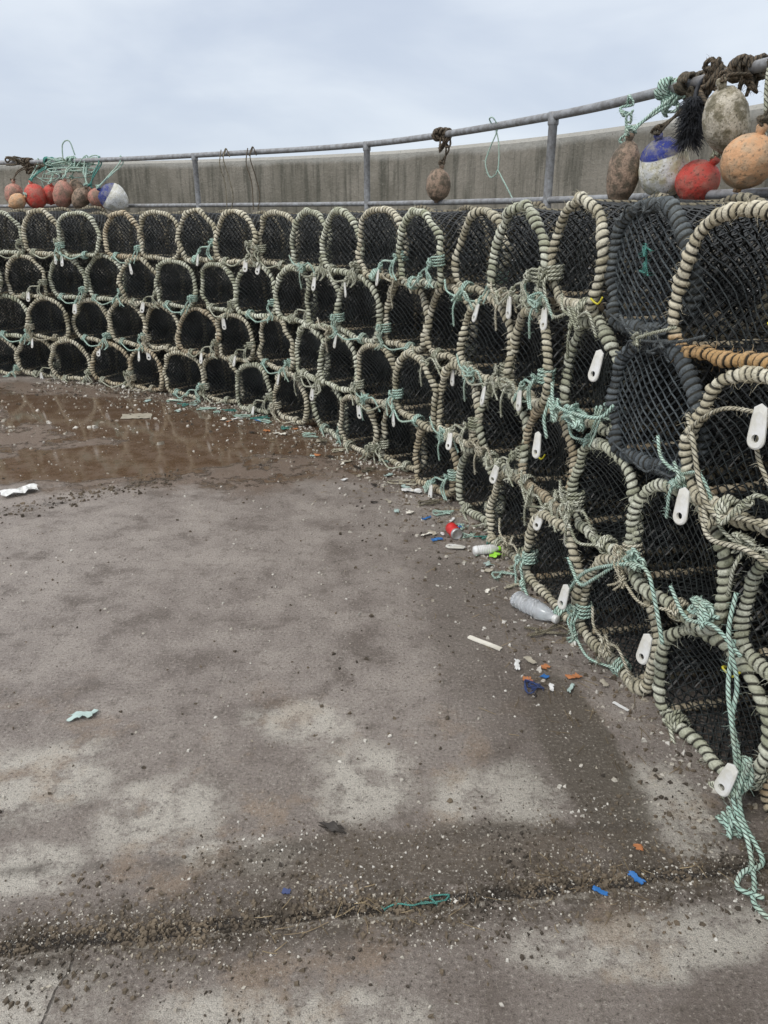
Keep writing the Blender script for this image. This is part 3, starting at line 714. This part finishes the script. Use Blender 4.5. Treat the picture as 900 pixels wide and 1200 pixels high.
rope_obj('cable_loop','dark stiff cable loop sticking up from railing',
    [[(1.39,3.06,1.95),(1.39,3.04,2.05),(1.36,3.04,2.13),(1.36,3.0,2.17),(1.41,2.97,2.17),(1.43,2.98,2.11),(1.40,3.02,2.08),(1.47,2.9,2.12),(1.52,2.8,2.10)]],R_DARK,.0065,fr=0)
for (x,y,m,lab) in ((-1.42,7.38,R_DIRTY,'brown ropes hanging from the railing'),(-1.15,7.2,R_BROWN,'dark cords hanging from the railing')):
    rope_obj('hanging_rope',lab,[[(x,y,2.08),(x-.02,y-.05,2.0),(x+.02,y-.06,1.85),(x+.05,y-.08,1.7),(x+.03,y-.1,1.58)],[(x-.05,y+.03,2.08),(x-.06,y-.03,1.95),(x-.02,y-.05,1.8),(x-.01,y-.1,1.58)],[(x-.04,y+.03,2.02),(x,y,2.09),(x+.03,y-.01,2.02)]],m,.005)

# ------------------------------------------------------------ litter
def plastic(name,col,rough=.25,trans=0.0):
    m,nt,b=new_mat(name); P=OBJ(nt)
    c=MIX(nt,RANGE(nt,NOISE(nt,P,25,5),.45,.7,0,.45),col,(col[0]*.5,col[1]*.48,col[2]*.42)); put(nt,b.inputs['Base Color'],c)
    b.inputs['Roughness'].default_value=rough
    if trans: b.inputs['Transmission Weight'].default_value=trans; b.inputs['IOR'].default_value=1.3
    return m
CLEAR=plastic('clear_plastic',(.90,.93,.96),.08,.62); WHT=plastic('white_plastic',(.80,.80,.78)); GRN=plastic('green_plastic',(.35,.75,.06)); REDP=plastic('red_paint',(.65,.03,.03),.35); ALU=simple_mat('aluminium',(.65,.65,.65),(.40,.38,.36),20,.35,.1,.6)
def bottle(label,pos,ang,L,R,bm,cm,name='plastic_bottle',rib=.09):
    e=add(name,None,None,label,'bottle',loc=pos,rot=(0,math.radians(90),ang))
    prof=[(R*.55,0),(R*.9,.004),(R,.015)]
    N=29
    for i in range(N): z=.02+i*(L*.58-.02)/(N-1); prof.append((R*(1-rib*(.5-.5*math.cos(i*math.pi/2))),z))
    prof+=[(R*.97,L*.62),(R*.8,L*.74),(R*.5,L*.85),(R*.38,L*.88),(R*.38,L*.93)]
    mb=MB(); lathe(mb,prof,26)
    for i,v in enumerate(mb.v):
        q=Vector(v); n=mnoise.noise(q*22)*.26; mb.v[i]=(q.x*(1+n),q.y*(1-n*.5),q.z)
    add('bottle_body',mb.mesh('bottle_body',bm),e)
    mb=MB(); lathe(mb,[(R*.44,L*.915),(R*.46,L*.92),(R*.46,L*.99),(R*.40,L)],18); add('bottle_cap',mb.mesh('bottle_cap',cm),e)
bottle('crumpled clear ribbed plastic bottle lying beside the pots',(.555,2.77,.037),math.radians(-52),.23,.038,CLEAR,WHT,rib=.26)
bottle('white bottle with green cap lying against the pots',(.435,3.27,.025),math.radians(12),.14,.025,WHT,GRN)
e=add('drink_can',None,None,'crushed red and silver drink can on the ground','can',loc=(.36,3.50,.031),rot=(math.radians(90),0,math.radians(15)))
mb=MB(); lathe(mb,[(.022,-.052),(.026,-.05),(.031,-.043),(.031,-.01),(.028,.0),(.031,.012),(.031,.03),(.03,.034)],22); add('can_body',mb.mesh('can_body',REDP),e)
mb=MB(); lathe(mb,[(.0302,.034),(.0305,.045),(.026,.052),(.024,.050)],22); add('can_end',mb.mesh('can_end',ALU),e)
def flat_piece(name,label,cat,pos,ang,L,W,mat,curl=.006,jag=.15,seed=0,th=.002):
    random.seed(seed); mb=MB(); nx,ny=10,6
    for top in (1,0):
        random.seed(seed)
        for i in range(nx+1):
            e1=random.uniform(-1,1)
            for j in range(ny+1):
                x=(i/nx-.5)*L+jag*L*.5*mnoise.noise(Vector((j*.6,seed*1.7,0))); y=(j/ny-.5)*W*(1+jag*e1*.6)+jag*W*.9*mnoise.noise(Vector((i*.4,seed*1.3,4)))
                z=.003+curl*(1+1.2*mnoise.noise(Vector((x*35,y*35,seed+3.3))))+ (th if top else 0)
                mb.v.append((x,y,z))
    n=(nx+1)*(ny+1)
    for i in range(nx):
        for j in range(ny):
            a=i*(ny+1)+j; q=(a,a+ny+1,a+ny+2,a+1); mb.f.append(q); mb.f.append(tuple(n+t for t in reversed(q)))
    bd=[i*(ny+1) for i in range(nx+1)]+[nx*(ny+1)+j for j in range(1,ny+1)]+[i*(ny+1)+ny for i in range(nx-1,-1,-1)]+[j for j in range(ny-1,0,-1)]
    for a,b2 in zip(bd,bd[1:]+bd[:1]): mb.f.append((b2,a,a+n,b2+n))
    return add(name,mb.mesh(name,mat,False),None,label,cat,None,None,(pos[0],pos[1],0),(0,0,ang))
BLU=plastic('blue_plastic',(.04,.17,.45)); TL=plastic('teal_scrap',(.46,.58,.54)); LEAF=plastic('orange_leaf',(.50,.20,.08),.6); BLK=plastic('black_rubber',(.035,.028,.022),.5); WOOD=plastic('pale_wood',(.84,.80,.70),.6); PAP=plastic('pale_board',(.42,.38,.30),.6)
flat_piece('wooden_stick','pale flat wooden stick on the concrete','stick',(.39,2.467),math.radians(-38),.145,.022,WOOD,.001,.03,1,.005)
flat_piece('plastic_scrap','white plastic strip near the bottle','litter',(.80,2.07),math.radians(-50),.06,.012,WHT,.002,.1,2)
flat_piece('plastic_scrap','yellow-green plastic scrap beside the white bottle','litter',(.545,3.25),.6,.07,.04,GRN,.012,.5,33)
flat_piece('dead_leaf','small orange leaf on the concrete','leaf',(.68,2.24),.4,.045,.03,LEAF,.006,.5,3)
flat_piece('dead_leaf','small orange leaf near the joint','leaf',(.669,1.47),1.4,.022,.02,LEAF,.006,.5,4)
flat_piece('plastic_scrap','crumpled pale mint plastic scrap on the concrete','litter',(-1.0,2.02),.3,.080,.030,TL,.006,.5,5)
flat_piece('plastic_scrap','crumpled white plastic bag at puddle edge','litter',(-2.17,4.13),.5,.20,.10,WHT,.02,.5,6)
flat_piece('plastic_scrap','blue plastic scrap in the slab joint','litter',(.53,1.335),-.6,.036,.014,BLU,.004,.4,7)
flat_piece('plastic_scrap','blue plastic scrap in the slab joint','litter',(.63,1.375),-.9,.040,.015,BLU,.004,.4,8)
flat_piece('board_scrap','pale board scrap lying in the wet patch','litter',(-2.03,5.93),.1,.24,.16,PAP,.002,.2,9)
flat_piece('rubber_scrap','crumpled black rubber scrap on the concrete','litter',(-.14,1.535),-.4,.065,.022,BLK,.010,.7,10)
flat_piece('plastic_scrap','white plastic scrap by the foot of the pots','litter',(.17,4.15),-.2,.12,.05,WHT,.01,.4,11)
flat_piece('plastic_scrap','small white plastic scrap on the concrete','litter',(.46,3.9),-.2,.05,.03,WHT,.006,.4,12)
flat_piece('plastic_scrap','small dark blue plastic scrap on concrete','litter',(-.24,1.334),-.2,.020,.014,plastic('navy_plastic',(.04,.06,.16)),.003,.3,13)
random.seed(88)
for i in range(52):
    s=random.uniform(3.8,total-1.6); p,t=fpos(s); n=Vector((-t.y,t.x,0)); q=p-n*random.uniform(.05,.40)
    m=random.choice((WHT,WHT,PAP,LEAF,TL,BLK,WOOD,BLU,TL)); st_=random.getstate(); f=1+.12*q.y
    flat_piece('plastic_scrap','small scrap of litter by the foot of the pots','litter',(q.x,q.y),random.random()*3,random.uniform(.018,.05)*f,random.uniform(.010,.024)*f,m,.006,.5,100+i)
    random.setstate(st_); [random.random() for _ in range(6)]
rope_obj('rope_scrap','tangled blue twine on the concrete',[tangle((.525,2.17,.010),(.035,.045,.008),16,91)],R_BLUE,.0025,fr=60)
add('plastic_tag',TAG,None,'white plastic tag lying flat on the ground','plastic tag','white plastic tags on the pot ropes',loc=(.40,3.34,.012),rot=(math.radians(90),0,math.radians(80)))

# ------------------------------------------------------------ world, sun, camera
w=bpy.data.worlds.new('World'); sc.world=w; w.use_nodes=True; nt=w.node_tree
for n in list(nt.nodes): nt.nodes.remove(n)
out=nt.nodes.new('ShaderNodeOutputWorld'); sky=nt.nodes.new('ShaderNodeTexSky'); sky.sky_type='NISHITA'; sky.sun_disc=False
EL,AZ=math.radians(48),math.radians(225); sky.sun_elevation=EL; sky.sun_rotation=AZ
b1=nt.nodes.new('ShaderNodeBackground'); nt.links.new(sky.outputs[0],b1.inputs[0]); b1.inputs[1].default_value=.12
g=nt.nodes.new('ShaderNodeTexCoord').outputs['Generated']
n1=NOISE(nt,MAPV(nt,g,(1.0,1.0,2.8),(.4,0,0),(0,.12,0)),2.6,5,.5,.2)
c=MIX(nt,RANGE(nt,n1,.36,.66),(.60,.67,.79),(.79,.85,.93))
c=MIX(nt,RANGE(nt,SEP(nt,g)[2],.0,.16,.4,0),c,(.72,.80,.90))
c=MIX(nt,RANGE(nt,SEP(nt,g)[2],.35,.9,0,1),c,(1.22,1.22,1.22))
b2=nt.nodes.new('ShaderNodeBackground'); nt.links.new(c,b2.inputs[0]); b2.inputs[1].default_value=1.04
ms=nt.nodes.new('ShaderNodeMixShader'); ms.inputs[0].default_value=.9
nt.links.new(b1.outputs[0],ms.inputs[1]); nt.links.new(b2.outputs[0],ms.inputs[2]); nt.links.new(ms.outputs[0],out.inputs[0])
sl=bpy.data.lights.new('sun','SUN'); sl.energy=1.5; sl.angle=math.radians(12); sl.color=(1,.97,.93)
so=bpy.data.objects.new('sun',sl); COL.objects.link(so)
d=Vector((math.sin(AZ)*math.cos(EL),math.cos(AZ)*math.cos(EL),math.sin(EL)))
so.rotation_euler=(-d).to_track_quat('-Z','Y').to_euler(); so.location=(0,0,8)
cam=bpy.data.cameras.new('camera'); co=bpy.data.objects.new('camera',cam); COL.objects.link(co)
co.location=(0,0,1.55); co.rotation_euler=(math.radians(90-22),0,0)
cam.sensor_fit='VERTICAL'; cam.sensor_height=36; cam.lens=26.0; cam.clip_start=.05; cam.clip_end=2000
sc.camera=co
sc.view_settings.view_transform='Standard'; sc.view_settings.look='None'; sc.view_settings.exposure=0
